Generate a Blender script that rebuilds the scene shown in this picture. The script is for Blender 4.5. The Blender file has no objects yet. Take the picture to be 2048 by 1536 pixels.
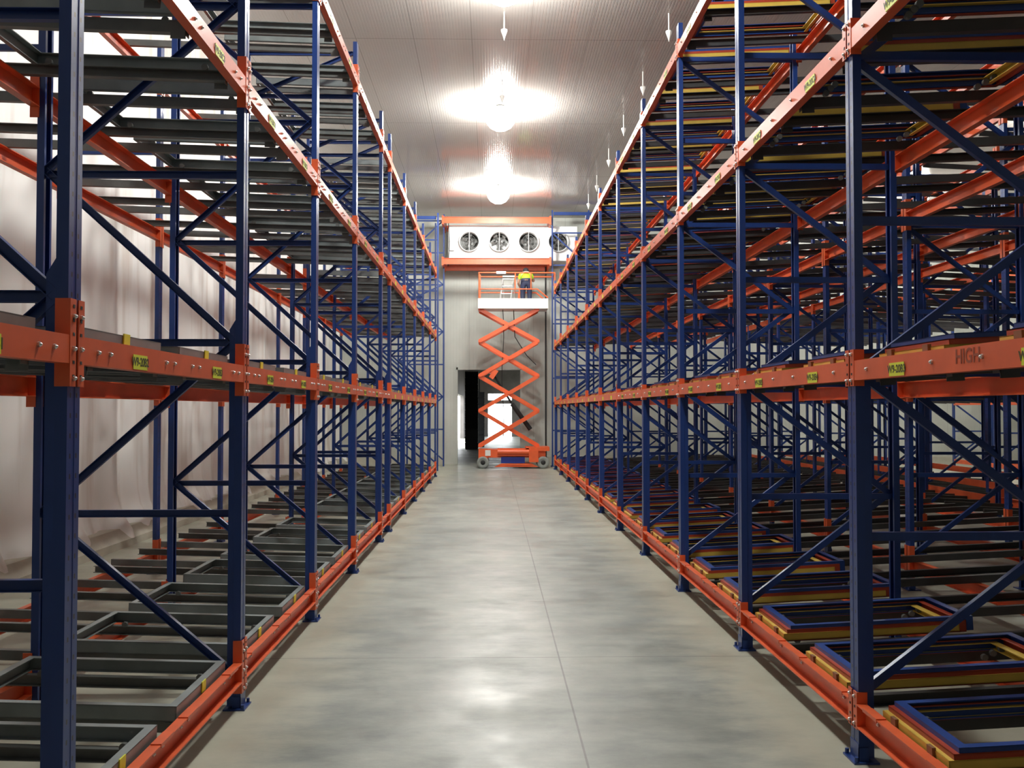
import bpy, math, random
from mathutils import Vector, Matrix
random.seed(7)
PI = math.pi
SC = bpy.context.scene
COL = SC.collection

# ------------------------------------------------------------------ camera, world, exposure
cam_d = bpy.data.cameras.new('camera')
cam_d.sensor_width = 36.0
cam_d.lens = 36.0 * 1950.0 / 2048.0
cam_d.clip_start = 0.05
cam_d.clip_end = 300
cam = bpy.data.objects.new('camera', cam_d)
COL.objects.link(cam)
cam.location = (0, 0, 1.86)
cam.rotation_euler = (math.radians(90 + 1.50), 0, math.radians(-1.146))
SC.camera = cam

world = bpy.data.worlds.new('World')
SC.world = world
world.use_nodes = True
bg = world.node_tree.nodes['Background']
bg.inputs['Color'].default_value = (0.93, 0.97, 1.0, 1)
bg.inputs['Strength'].default_value = 9.0

SC.view_settings.view_transform = 'Standard'
SC.view_settings.look = 'None'
SC.view_settings.gamma = 1.0
SC.view_settings.use_curve_mapping = False
SC.view_settings.exposure = 0.0
SC.cycles.max_bounces = 6
SC.cycles.diffuse_bounces = 4
SC.cycles.glossy_bounces = 3
SC.cycles.caustics_reflective = False
SC.cycles.caustics_refractive = False
SC.cycles.sample_clamp_indirect = 6.0

LAMP_STRENGTH = 265.0
LAMPS = [(0.17, y, 8.17) for y in (6.6, 14.4, 21.0, 28.5)] + \
        [(12.7, y, 8.17) for y in (21, 28.8)]

# ------------------------------------------------------------------ materials
def N(nt, typ, **kw):
    n = nt.nodes.new(typ)
    for k, v in kw.items():
        setattr(n, k, v)
    return n

def mat(name, col, rough=0.5, metal=0.0, var=0.0, vscale=6.0, bump=0.0, bscale=60.0, spec=0.5):
    m = bpy.data.materials.new(name)
    m.use_nodes = True
    nt = m.node_tree
    b = nt.nodes['Principled BSDF']
    b.inputs['Base Color'].default_value = (*col, 1)
    b.inputs['Roughness'].default_value = rough
    b.inputs['Metallic'].default_value = metal
    b.inputs['Specular IOR Level'].default_value = spec
    tc = N(nt, 'ShaderNodeTexCoord')
    if var > 0:
        no = N(nt, 'ShaderNodeTexNoise')
        no.inputs['Scale'].default_value = vscale
        no.inputs['Detail'].default_value = 5
        nt.links.new(tc.outputs['Object'], no.inputs['Vector'])
        mr = N(nt, 'ShaderNodeMapRange')
        mr.inputs['From Min'].default_value = 0.3
        mr.inputs['From Max'].default_value = 0.7
        mr.inputs['To Min'].default_value = 1 - var
        mr.inputs['To Max'].default_value = 1 + var
        nt.links.new(no.outputs['Fac'], mr.inputs['Value'])
        mx = N(nt, 'ShaderNodeVectorMath', operation='SCALE')
        mx.inputs[0].default_value = col
        nt.links.new(mr.outputs['Result'], mx.inputs['Scale'])
        nt.links.new(mx.outputs['Vector'], b.inputs['Base Color'])
    if bump > 0:
        n2 = N(nt, 'ShaderNodeTexNoise')
        n2.inputs['Scale'].default_value = bscale
        nt.links.new(tc.outputs['Object'], n2.inputs['Vector'])
        bp = N(nt, 'ShaderNodeBump')
        bp.inputs['Strength'].default_value = bump
        bp.inputs['Distance'].default_value = 0.01
        nt.links.new(n2.outputs['Fac'], bp.inputs['Height'])
        nt.links.new(bp.outputs['Normal'], b.inputs['Normal'])
    return m

M_NAVY = mat('navy_paint', (0.013, 0.042, 0.19), 0.34, var=0.12)
M_ORANGE = mat('orange_paint', (0.72, 0.12, 0.038), 0.38, var=0.08)
M_GREY = mat('grey_steel', (0.21, 0.237, 0.237), 0.40, var=0.15)
M_DARK = mat('dark_steel_rail', (0.13, 0.135, 0.13), 0.45, var=0.2)
M_BLKR = mat('black_steel_rail', (0.045, 0.046, 0.048), 0.42, var=0.2)
M_CBLUE = mat('blue_cart_paint', (0.016, 0.055, 0.24), 0.36, var=0.1)
M_CRED = mat('red_cart_paint', (0.36, 0.045, 0.018), 0.42, var=0.12)
M_CYEL = mat('yellow_cart_paint', (0.66, 0.46, 0.08), 0.45, var=0.1)
M_BOLT = mat('zinc_bolt', (0.75, 0.74, 0.72), 0.28, metal=0.9)
M_LABEL = mat('yellow_label', (0.74, 0.78, 0.05), 0.5)
M_TEXT = mat('label_ink', (0.06, 0.06, 0.01), 0.6)
M_TEXT2 = mat('faint_ink', (0.30, 0.05, 0.015), 0.6)
M_WHITE = mat('white_steel', (0.86, 0.86, 0.83), 0.35)
M_CASING = mat('evaporator_casing', (0.80, 0.81, 0.80), 0.4, var=0.03)
M_BLACK = mat('black_rubber', (0.012, 0.012, 0.013), 0.6)
M_TYRE = mat('grey_tyre', (0.28, 0.30, 0.28), 0.7, var=0.15)
M_FAN = mat('fan_metal', (0.20, 0.20, 0.195), 0.4, metal=0.5)
M_ALU = mat('aluminium', (0.70, 0.71, 0.70), 0.35, metal=0.4)
M_SPR = mat('sprinkler_white', (0.85, 0.84, 0.80), 0.4)
M_LIFT = mat('lift_orange', (0.85, 0.13, 0.035), 0.38, var=0.05)
M_LBLUE = mat('lift_blue_panel', (0.012, 0.028, 0.25), 0.4)

# perforated post paint: the rows of punched slots down a post's face
def perforated():
    m = bpy.data.materials.new('navy_perforated')
    m.use_nodes = True
    nt = m.node_tree
    b = nt.nodes['Principled BSDF']
    b.inputs['Roughness'].default_value = 0.32
    tc = N(nt, 'ShaderNodeTexCoord')
    sp = N(nt, 'ShaderNodeSeparateXYZ')
    nt.links.new(tc.outputs['Object'], sp.inputs[0])
    def math_(op, a, bv, clamp=False):
        n = N(nt, 'ShaderNodeMath', operation=op)
        n.use_clamp = clamp
        for i, v in enumerate((a, bv)):
            if v is None: continue
            if hasattr(v, 'type'): nt.links.new(v, n.inputs[i])
            else: n.inputs[i].default_value = v
        return n.outputs[0]
    z = math_('FRACT', math_('MULTIPLY', sp.outputs['Z'], 1 / 0.075), None)
    zc = math_('LESS_THAN', math_('ABSOLUTE', math_('SUBTRACT', z, 0.5), None), 0.12)
    ay = math_('ABSOLUTE', math_('SUBTRACT', math_('ABSOLUTE', sp.outputs['Y'], None), 0.026), None)
    yc = math_('LESS_THAN', ay, 0.006)
    xc = math_('LESS_THAN', sp.outputs['X'], 0.004)
    f = math_('MULTIPLY', math_('MULTIPLY', zc, yc), xc)
    mx = N(nt, 'ShaderNodeMix', data_type='RGBA')
    nt.links.new(f, mx.inputs['Factor'])
    mx.inputs['A'].default_value = (0.013, 0.042, 0.19, 1)
    mx.inputs['B'].default_value = (0.003, 0.004, 0.008, 1)
    nt.links.new(mx.outputs['Result'], b.inputs['Base Color'])
    return m
M_POST = perforated()

def floor_mat():
    m = bpy.data.materials.new('concrete_floor')
    m.use_nodes = True
    nt = m.node_tree
    b = nt.nodes['Principled BSDF']
    tc = N(nt, 'ShaderNodeTexCoord')
    def noise(scale, detail, rough=0.6, sx=1, sy=1):
        mp = N(nt, 'ShaderNodeMapping')
        mp.inputs['Scale'].default_value = (sx, sy, 1)
        nt.links.new(tc.outputs['Object'], mp.inputs['Vector'])
        n = N(nt, 'ShaderNodeTexNoise')
        n.inputs['Scale'].default_value = scale
        n.inputs['Detail'].default_value = detail
        n.inputs['Roughness'].default_value = rough
        nt.links.new(mp.outputs['Vector'], n.inputs['Vector'])
        return n.outputs['Fac']
    n1 = noise(0.55, 6, 0.6, 1.0, 0.7)
    n2 = noise(3.2, 8, 0.7, 0.6, 1.2)
    add = N(nt, 'ShaderNodeMath', operation='ADD')
    nt.links.new(n1, add.inputs[0]); nt.links.new(n2, add.inputs[1])
    cr = N(nt, 'ShaderNodeValToRGB')
    el = cr.color_ramp.elements
    el[0].position = 0.38; el[0].color = (0.20, 0.222, 0.205, 1)
    el[1].position = 0.64; el[1].color = (0.40, 0.42, 0.37, 1)
    h = N(nt, 'ShaderNodeMath', operation='MULTIPLY'); h.inputs[1].default_value = 0.5
    nt.links.new(add.outputs[0], h.inputs[0])
    nt.links.new(h.outputs[0], cr.inputs['Fac'])
    # dusty beige strips along both rack fronts
    sp = N(nt, 'ShaderNodeSeparateXYZ'); nt.links.new(tc.outputs['Object'], sp.inputs[0])
    ax = N(nt, 'ShaderNodeMath', operation='SUBTRACT'); ax.inputs[1].default_value = 0.18
    nt.links.new(sp.outputs['X'], ax.inputs[0])
    ab = N(nt, 'ShaderNodeMath', operation='ABSOLUTE'); nt.links.new(ax.outputs[0], ab.inputs[0])
    wob = N(nt, 'ShaderNodeMath', operation='MULTIPLY_ADD'); wob.inputs[1].default_value = 0.9; 
    nt.links.new(n2, wob.inputs[0]); nt.links.new(ab.outputs[0], wob.inputs[2])
    mr = N(nt, 'ShaderNodeMapRange'); mr.inputs['From Min'].default_value = 1.6; mr.inputs['From Max'].default_value = 2.05
    mr.inputs['To Max'].default_value = 0.7
    nt.links.new(wob.outputs[0], mr.inputs['Value'])
    mx = N(nt, 'ShaderNodeMix', data_type='RGBA')
    nt.links.new(mr.outputs['Result'], mx.inputs['Factor'])
    nt.links.new(cr.outputs['Color'], mx.inputs['A'])
    mx.inputs['B'].default_value = (0.42, 0.415, 0.32, 1)
    # joints
    def line(sock, pos, w):
        s = N(nt, 'ShaderNodeMath', operation='SUBTRACT'); s.inputs[1].default_value = pos
        nt.links.new(sock, s.inputs[0])
        a = N(nt, 'ShaderNodeMath', operation='ABSOLUTE'); nt.links.new(s.outputs[0], a.inputs[0])
        l = N(nt, 'ShaderNodeMath', operation='LESS_THAN'); l.inputs[1].default_value = w
        nt.links.new(a.outputs[0], l.inputs[0])
        return l.outputs[0]
    tot = None
    for sck, p, w in ((sp.outputs['X'], 0.50, 0.006), (sp.outputs['Y'], 7.37, 0.006), (sp.outputs['Y'], 13.4, 0.006),
                      (sp.outputs['Y'], 19.4, 0.008), (sp.outputs['Y'], 1.37, 0.006), (sp.outputs['X'], -5.6, 0.006)):
        o = line(sck, p, w)
        if tot is None: tot = o
        else:
            a = N(nt, 'ShaderNodeMath', operation='MAXIMUM'); nt.links.new(tot, a.inputs[0]); nt.links.new(o, a.inputs[1]); tot = a.outputs[0]
    mj = N(nt, 'ShaderNodeMix', data_type='RGBA')
    fj = N(nt, 'ShaderNodeMath', operation='MULTIPLY'); fj.inputs[1].default_value = 0.75
    nt.links.new(tot, fj.inputs[0]); nt.links.new(fj.outputs[0], mj.inputs['Factor'])
    nt.links.new(mx.outputs['Result'], mj.inputs['A'])
    mj.inputs['B'].default_value = (0.09, 0.09, 0.08, 1)
    nt.links.new(mj.outputs['Result'], b.inputs['Base Color'])
    rr = N(nt, 'ShaderNodeMapRange'); rr.inputs['From Min'].default_value = 0.35; rr.inputs['From Max'].default_value = 0.65
    rr.inputs['To Min'].default_value = 0.30; rr.inputs['To Max'].default_value = 0.52
    nt.links.new(noise(1.3, 6, 0.65), rr.inputs['Value'])
    nt.links.new(rr.outputs['Result'], b.inputs['Roughness'])
    bp = N(nt, 'ShaderNodeBump'); bp.inputs['Strength'].default_value = 0.25; bp.inputs['Distance'].default_value = 0.01
    nt.links.new(noise(4.0, 8, 0.7), bp.inputs['Height'])
    nt.links.new(bp.outputs['Normal'], b.inputs['Normal'])
    return m

def ribbed_mat(name, col, rough, axis, pitch, strength, joint=None, joint_axis=None, joints_every=0, joint_off=0.0, stain=0.0, spec=0.5, cross=None):
    """fine-ribbed sandwich panel; ribs repeat along `axis`"""
    m = bpy.data.materials.new(name)
    m.use_nodes = True
    nt = m.node_tree
    b = nt.nodes['Principled BSDF']
    b.inputs['Roughness'].default_value = rough
    b.inputs['Specular IOR Level'].default_value = spec
    tc = N(nt, 'ShaderNodeTexCoord')
    sp = N(nt, 'ShaderNodeSeparateXYZ'); nt.links.new(tc.outputs['Object'], sp.inputs[0])
    def M(op, a, bb=None):
        n = N(nt, 'ShaderNodeMath', operation=op)
        for i, v in enumerate((a, bb)):
            if v is None: continue
            if hasattr(v, 'type'): nt.links.new(v, n.inputs[i])
            else: n.inputs[i].default_value = v
        return n.outputs[0]
    s = sp.outputs[axis]
    fr = M('FRACT', M('MULTIPLY', s, 1 / pitch))
    rib = M('MINIMUM', M('MULTIPLY', M('ABSOLUTE', M('SUBTRACT', fr, 0.5)), 6.0), 1.0)
    hgt = rib
    jl = None
    if joint:
        f2 = M('FRACT', M('MULTIPLY', M('SUBTRACT', s, joint_off), 1 / joint))
        d = M('ABSOLUTE', M('SUBTRACT', f2, 0.5))
        jl = M('GREATER_THAN', d, 0.5 - 0.006 / joint)
    if joint_axis:
        f3 = M('FRACT', M('MULTIPLY', M('SUBTRACT', sp.outputs[joint_axis], cross), 1 / joints_every))
        d3 = M('ABSOLUTE', M('SUBTRACT', f3, 0.5))
        j3 = M('GREATER_THAN', d3, 0.5 - 0.012 / joints_every)
        jl = M('MAXIMUM', jl, j3) if jl is not None else j3
    bp = N(nt, 'ShaderNodeBump'); bp.inputs['Strength'].default_value = strength; bp.inputs['Distance'].default_value = 0.004
    nt.links.new(hgt, bp.inputs['Height'])
    nt.links.new(bp.outputs['Normal'], b.inputs['Normal'])
    no = N(nt, 'ShaderNodeTexNoise'); no.inputs['Scale'].default_value = 0.8; no.inputs['Detail'].default_value = 6
    nt.links.new(tc.outputs['Object'], no.inputs['Vector'])
    mr = N(nt, 'ShaderNodeMapRange'); mr.inputs['From Min'].default_value = 0.3; mr.inputs['From Max'].default_value = 0.7
    mr.inputs['To Min'].default_value = 1 - stain; mr.inputs['To Max'].default_value = 1.0
    nt.links.new(no.outputs['Fac'], mr.inputs['Value'])
    sc = N(nt, 'ShaderNodeVectorMath', operation='SCALE'); sc.inputs[0].default_value = col
    nt.links.new(mr.outputs['Result'], sc.inputs['Scale'])
    if jl is not None:
        mx = N(nt, 'ShaderNodeMix', data_type='RGBA')
        nt.links.new(M('MULTIPLY', jl, 0.6), mx.inputs['Factor'])
        nt.links.new(sc.outputs['Vector'], mx.inputs['A'])
        mx.inputs['B'].default_value = (col[0] * .45, col[1] * .45, col[2] * .45, 1)
        nt.links.new(mx.outputs['Result'], b.inputs['Base Color'])
    else:
        nt.links.new(sc.outputs['Vector'], b.inputs['Base Color'])
    return m

def left_wall_mat():
    """white sheeting hung down the side wall: dirty vertical streaks and folds"""
    m = bpy.data.materials.new('white_sheeting')
    m.use_nodes = True
    nt = m.node_tree
    b = nt.nodes['Principled BSDF']
    b.inputs['Roughness'].default_value = 0.45
    tc = N(nt, 'ShaderNodeTexCoord')
    def no(sx, sy, sz, scale, det):
        mp = N(nt, 'ShaderNodeMapping'); mp.inputs['Scale'].default_value = (sx, sy, sz)
        nt.links.new(tc.outputs['Object'], mp.inputs['Vector'])
        n = N(nt, 'ShaderNodeTexNoise'); n.inputs['Scale'].default_value = scale; n.inputs['Detail'].default_value = det
        nt.links.new(mp.outputs['Vector'], n.inputs['Vector'])
        return n.outputs['Fac']
    a = no(1, 1, 0.12, 2.6, 5)
    cr = N(nt, 'ShaderNodeValToRGB')
    e = cr.color_ramp.elements
    e[0].position = 0.33; e[0].color = (0.76, 0.71, 0.65, 1)
    e[1].position = 0.47; e[1].color = (0.95, 0.95, 0.92, 1)
    nt.links.new(a, cr.inputs['Fac'])
    nt.links.new(cr.outputs['Color'], b.inputs['Base Color'])
    bp = N(nt, 'ShaderNodeBump'); bp.inputs['Strength'].default_value = 0.3; bp.inputs['Distance'].default_value = 0.05
    nt.links.new(no(1, 1, 0.15, 3.0, 3), bp.inputs['Height'])
    nt.links.new(bp.outputs['Normal'], b.inputs['Normal'])
    return m

M_FLOOR = floor_mat()
M_CEIL = ribbed_mat('ceiling_panels', (0.42, 0.395, 0.37), 0.11, 'X', 0.0515, 0.3, joint=1.03, joint_off=0.66 - 0.0, joint_axis='Y', joints_every=5.1, cross=17.2, stain=0.06, spec=0.22)
M_FARWALL = ribbed_mat('end_wall_panels', (0.56, 0.58, 0.53), 0.4, 'X', 0.1, 0.35, joint=1.1, joint_off=0.3, stain=0.22)
M_LEFTWALL = left_wall_mat()
M_KERB = mat('kerb_concrete', (0.50, 0.48, 0.40), 0.7, var=0.12, vscale=3, bump=0.3, bscale=30)
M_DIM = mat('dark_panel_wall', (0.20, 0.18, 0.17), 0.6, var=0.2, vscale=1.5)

lampm = bpy.data.materials.new('lamp_glow')
lampm.use_nodes = True
_b = lampm.node_tree.nodes['Principled BSDF']
_b.inputs['Base Color'].default_value = (0.9, 0.9, 0.88, 1)
_b.inputs['Emission Color'].default_value = (1.0, 0.995, 0.945, 1)
_b.inputs['Emission Strength'].default_value = LAMP_STRENGTH

# ------------------------------------------------------------------ mesh helpers
class MB:
    def __init__(s):
        s.v = []; s.f = []; s.sm = []
    def add(s, vs, fs, smooth=False):
        o = len(s.v)
        s.v += [tuple(p) for p in vs]
        s.f += [tuple(i + o for i in f) for f in fs]
        s.sm += [smooth] * len(fs)
        return s
    def box(s, x0, x1, y0, y1, z0, z1):
        vs = [(x, y, z) for x in (x0, x1) for y in (y0, y1) for z in (z0, z1)]
        return s.add(vs, [(0, 1, 3, 2), (4, 6, 7, 5), (0, 4, 5, 1), (2, 3, 7, 6), (0, 2, 6, 4), (1, 5, 7, 3)])
    def bar(s, p, q, w, h, up=(0, 0, 1)):
        """rectangular bar p->q, w across, h along up"""
        p = Vector(p); q = Vector(q); d = (q - p).normalized()
        u = Vector(up); sd = d.cross(u)
        if sd.length < 1e-4: sd = d.cross(Vector((1, 0, 0)))
        sd.normalize(); u = sd.cross(d).normalized()
        vs = [c + sd * (a * w / 2) + u * (b * h / 2) for c in (p, q) for a in (-1, 1) for b in (-1, 1)]
        return s.add(vs, [(0, 1, 3, 2), (4, 6, 7, 5), (0, 4, 5, 1), (2, 3, 7, 6), (0, 2, 6, 4), (1, 5, 7, 3)])
    def tube(s, p, q, r, n=10, r2=None, cap=True):
        p = Vector(p); q = Vector(q); d = (q - p).normalized()
        a = d.orthogonal().normalized(); b = d.cross(a)
        r2 = r if r2 is None else r2
        vs = []
        for c, rr in ((p, r), (q, r2)):
            for i in range(n):
                t = 2 * PI * i / n
                vs.append(c + (a * math.cos(t) + b * math.sin(t)) * rr)
        s.add(vs, [(i, (i + 1) % n, n + (i + 1) % n, n + i) for i in range(n)], True)
        if cap:
            s.add(vs[:n], [tuple(range(n))[::-1]]); s.add(vs[n:], [tuple(range(n))])
        return s
    def path(s, pts, r, n=8):
        for a, b in zip(pts, pts[1:]): s.tube(a, b, r, n)
        return s
    def lathe(s, prof, n=20, axis='z', at=(0, 0, 0)):
        vs = []
        for (r, h) in prof:
            for i in range(n):
                t = 2 * PI * i / n
                c, d = r * math.cos(t), r * math.sin(t)
                p = {'z': (c, d, h), 'y': (c, h, d), 'x': (h, c, d)}[axis]
                vs.append((p[0] + at[0], p[1] + at[1], p[2] + at[2]))
        fs = [(k * n + i, k * n + (i + 1) % n, (k + 1) * n + (i + 1) % n, (k + 1) * n + i) for k in range(len(prof) - 1) for i in range(n)]
        return s.add(vs, fs, True)
    def mesh(s, name, m):
        me = bpy.data.meshes.new(name)
        me.from_pydata(s.v, [], s.f)
        me.polygons.foreach_set('use_smooth', s.sm)
        me.materials.append(m)
        me.update()
        return me

def put(name, data, parent=None, loc=(0, 0, 0), rot=None):
    o = bpy.data.objects.new(name, data)
    COL.objects.link(o)
    if parent is not None: o.parent = parent
    o.location = loc
    if rot is not None: o.rotation_euler = rot
    return o

def tag(o, label=None, cat=None, group=None, kind=None):
    if label: o['label'] = label
    if cat: o['category'] = cat
    if group: o['group'] = group
    if kind: o['kind'] = kind
    return o

def structure(name, mb, m):
    return tag(put(name, mb.mesh(name, m)), kind='structure')

# ------------------------------------------------------------------ room shell
XL, XR, YF, YB, ZC = -5.3, 17.6, 33.35, -6.0, 8.45
structure('floor', MB().box(-8.5, XR + .3, YB - .3, 76, -0.2, 0), M_FLOOR)
structure('ceiling', MB().box(XL - .3, XR + .3, YB, YF + .3, ZC, ZC + 0.2), M_CEIL)
# end wall with the doorway
DX0, DX1, DZ = -1.24, 1.0, 3.26
mb = MB().box(XL, DX0, YF, YF + .25, 0, ZC).box(DX1, XR, YF, YF + .25, 0, ZC).box(DX0, DX1, YF, YF + .25, DZ, ZC)
structure('wall_far', mb, M_FARWALL)
structure('wall_back', MB().box(XL, XR, YB - .2, YB, 0, ZC), M_FARWALL)
structure('wall_right', MB().box(XR, XR + .2, YB, YF, 0, ZC), M_FARWALL)
# left wall: hanging pleated sheeting flaring over the kerb
def pleat_wall():
    mb = MB()
    ny = 560
    zs = [0.10, 0.22, 0.34, 0.48, 0.7, 1.0, 1.6, 3.0, 5.0, ZC]
    fl = [0.17, 0.15, 0.10, 0.05, 0.015, 0, 0, 0, 0, 0]
    vs = []
    for j in range(ny + 1):
        y = YB + (YF - YB) * j / ny
        w = 0.028 * math.sin(y * 5.7) + 0.02 * math.sin(y * 9.3 + 1.1) + 0.018 * math.sin(y * 2.3 + .4)
        for z, f in zip(zs, fl):
            amp = 1.0 if z < 1.0 else max(0.35, 1.0 - (z - 1.0) / 6)
            vs.append((XL + 0.05 + w * amp * (1 + 2.2 * f / .17) + f, y, z))
    k = len(zs)
    fs = [(j * k + i, (j + 1) * k + i, (j + 1) * k + i + 1, j * k + i + 1) for j in range(ny) for i in range(k - 1)]
    mb.add(vs, fs, True)
    mb.box(XL - .25, XL - .1, YB, YF, 0, ZC)
    return mb
structure('wall_left', pleat_wall(), M_LEFTWALL)
kb = MB()
prof = [(XL - .1, 0), (XL + .36, 0), (XL + .36, .10), (XL + .24, .24), (XL - .1, .26)]
ya, yb_ = YB, YF
kb.add([(x, ya, z) for x, z in prof] + [(x, yb_, z) for x, z in prof],
       [(i, (i + 1) % 5, 5 + (i + 1) % 5, 5 + i) for i in range(5)])
structure('baseboard_left', kb, M_KERB)
structure('baseboard_far', MB().box(1.0, XR, YF - .16, YF, 0, .25).box(XL, DX0 - .42, YF - .16, YF, 0, .25), M_KERB)
structure('trim_1', MB().box(DX0 - .02, DX0 + .05, YF - .03, YF + .27, 0, DZ + .04).box(DX1 - .05, DX1 + .02, YF - .03, YF + .27, 0, DZ + .04)
          .box(DX0, DX1, YF - .03, YF + .27, DZ - .04, DZ + .04), M_FARWALL)
# the loading passage behind the doorway
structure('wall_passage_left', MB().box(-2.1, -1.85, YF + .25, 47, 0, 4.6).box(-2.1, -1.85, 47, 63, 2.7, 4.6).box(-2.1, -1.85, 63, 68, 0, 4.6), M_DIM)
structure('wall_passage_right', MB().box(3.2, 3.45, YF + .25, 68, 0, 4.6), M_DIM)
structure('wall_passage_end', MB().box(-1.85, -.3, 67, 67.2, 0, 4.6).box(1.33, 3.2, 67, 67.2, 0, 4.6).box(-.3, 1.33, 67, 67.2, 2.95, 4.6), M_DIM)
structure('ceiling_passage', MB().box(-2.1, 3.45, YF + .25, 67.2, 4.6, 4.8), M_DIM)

# ------------------------------------------------------------------ lamps
dome = MB().lathe([(0.001, 0.262), (0.10, 0.262), (0.13, 0.25), (0.14, 0.222), (0.001, 0.222)], 24).mesh('housing', M_WHITE)
stem_m = MB().tube((0, 0, .25), (0, 0, .29), .03).mesh('stem', M_ALU)
globe = MB().lathe([(0.001, -0.26), (0.12, -0.25), (0.23, -0.19), (0.30, -0.10), (0.33, 0.0), (0.29, 0.10), (0.20, 0.18), (0.12, 0.22), (0.001, 0.222)], 16).mesh('diffuser_globe', lampm)
def ordinal(i):
    return ['first', 'second', 'third', 'fourth', 'fifth', 'sixth', 'seventh', 'eighth', 'ninth', 'tenth', 'eleventh', 'twelfth', 'thirteenth', 'fourteenth'][i]
for i, (x, y, z) in enumerate(LAMPS):
    r = put('ceiling_lamp', None, None, (x, y, z))
    if x < 5:
        lb = {6.6: 'high bay lamp over the aisle, out of the picture above the camera', 14.4: 'glowing high bay lamp over the aisle, cut by the top of the picture', 21.0: 'glowing high bay lamp over the aisle, middle one of the three',
              28.5: 'smallest glowing high bay lamp over the aisle, just before the cooling unit'}[y]
        g = 'high bay lamps over the aisle'
    else:
        lb = 'glowing high bay lamp seen through the right racking, %s in its row' % ordinal(i - 4); g = 'high bay lamps beyond the right racking'
    tag(r, lb, 'lamp', g)
    put('housing', dome, r); put('diffuser_globe', globe, r); put('stem', stem_m, r)

# pendant sprinklers
spm = MB().lathe([(0.001, -.13), (.014, -.08), (.052, .02), (.055, .05), (.015, .07)], 12).mesh('sprinkler_head', M_SPR)
sps = MB().tube((0, 0, .07), (0, 0, ZC - 8.1)).mesh('pipe', M_SPR) if False else MB().tube((0, 0, .07), (0, 0, .35), .012, 6).mesh('pipe', M_SPR)
for i, y in enumerate((16.0, 18.8, 21.6, 24.4, 27.2, 29.6)):
    r = tag(put('sprinkler', None, None, (2.93, y, 8.1)), 'white teardrop sprinkler hanging above the right racking edge, %s from the camera' % ordinal(i), 'sprinkler', 'sprinklers along the right side of the aisle')
    put('sprinkler_head', spm, r); put('pipe', sps, r)
for i, y in enumerate((16.0, 19.4)):
    r = tag(put('sprinkler', None, None, (0.19, y, 8.1)), ['white teardrop sprinkler between the first and middle aisle lamps', 'dark-looking teardrop sprinkler against the glare of the middle aisle lamp'][i], 'sprinkler', 'sprinklers over the middle of the aisle')
    put('sprinkler_head', spm, r); put('pipe', sps, r)

# ------------------------------------------------------------------ racking
LY = [1.17, 3.67, 6.18, 8.70, 11.22, 13.82, 14.97, 17.47, 19.87, 22.2, 24.7, 27.1]
RY = [0.4, 2.80, 5.20, 7.60, 10.05, 12.52, 15.05, 17.6, 20.1, 22.6, 25.2, 27.8, 30.3]
XF = {'left': -1.563, 'right': 1.930}
LEV = {'left': [0.29, 2.135, 3.95, 5.70], 'right': [0.31, 2.12, 3.90, 5.65]}
LEVNAME = ['floor', 'second', 'third', 'top']
TILT = {'left': 0.03, 'right': 0.05}
ROT = {'left': PI, 'right': 0.0}
def W(side, x, y, z):
    """rack coordinates (x into the rack) to world"""
    return (XF[side] - x, y, z) if side == 'left' else (XF[side] + x, y, z)

def in_view(side, x, yfar, z, m=1.2):
    """whether something reaching out to yfar at depth x in the rack and height z can come into the picture (a step aside included)"""
    X = abs(W(side, x, 0, 0)[0])
    lim = (.505 if side == 'left' else .545) * m
    dz = (z - 1.86) / yfar
    return X / yfar < lim and dz < .42 * m and dz > -.368 * m

# post: roll-formed open section, face toward -x, back open
def post_mesh(h, m, name='post'):
    pr = [(0, -.055), (0, -.012), (.002, -.008), (.002, .008), (0, .012), (0, .055), (.046, .055), (.046, .030), (.042, .030), (.042, .051), (.006, .051),
          (.006, -.051), (.042, -.051), (.042, -.030), (.046, -.030), (.046, -.055)]
    n = len(pr)
    mb = MB().add([(x, y, 0) for x, y in pr] + [(x, y, h) for x, y in pr], [(i, (i + 1) % n, n + (i + 1) % n, n + i) for i in range(n)])
    # end caps as quads strips
    mb.add([(0, -.055, h), (.046, -.055, h), (.046, -.051, h), (.006, -.051, h), (.006, .051, h), (.046, .051, h), (.046, .055, h), (0, .055, h)],
           [(0, 1, 2, 3), (0, 3, 4, 7), (4, 5, 6, 7)])
    return mb.mesh(name, m)
def stiff(h):
    return MB().box(.047, .083, -.052, .052, .02, h).add([(.047, -.052, h), (.083, -.052, h), (.047, -.052, h + .06), (.047, .052, h), (.083, .052, h), (.047, .052, h + .06)],
            [(0, 1, 2), (3, 5, 4), (1, 4, 5, 2), (0, 2, 5, 3)]).mesh('stiffener', M_NAVY)
reinf = {'left': stiff(2.36), 'right': stiff(1.98)}
plate = MB().box(-.035, .10, -.085, .085, 0, .010).box(-.004, 0.0, -.06, .06, .010, .10).box(-.004, .05, -.060, -.056, .010, .08).box(-.004, .05, .056, .060, .010, .08)
for yy in (-.07, .07): plate.tube((-.018, yy, .012), (-.018, yy, .035), .011, 6)
plate = plate.mesh('base_plate', M_NAVY)
gusset_cache = {}
POSTS = {}
def get_post(h):
    if h not in POSTS: POSTS[h] = post_mesh(h, M_POST)
    return POSTS[h]

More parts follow.
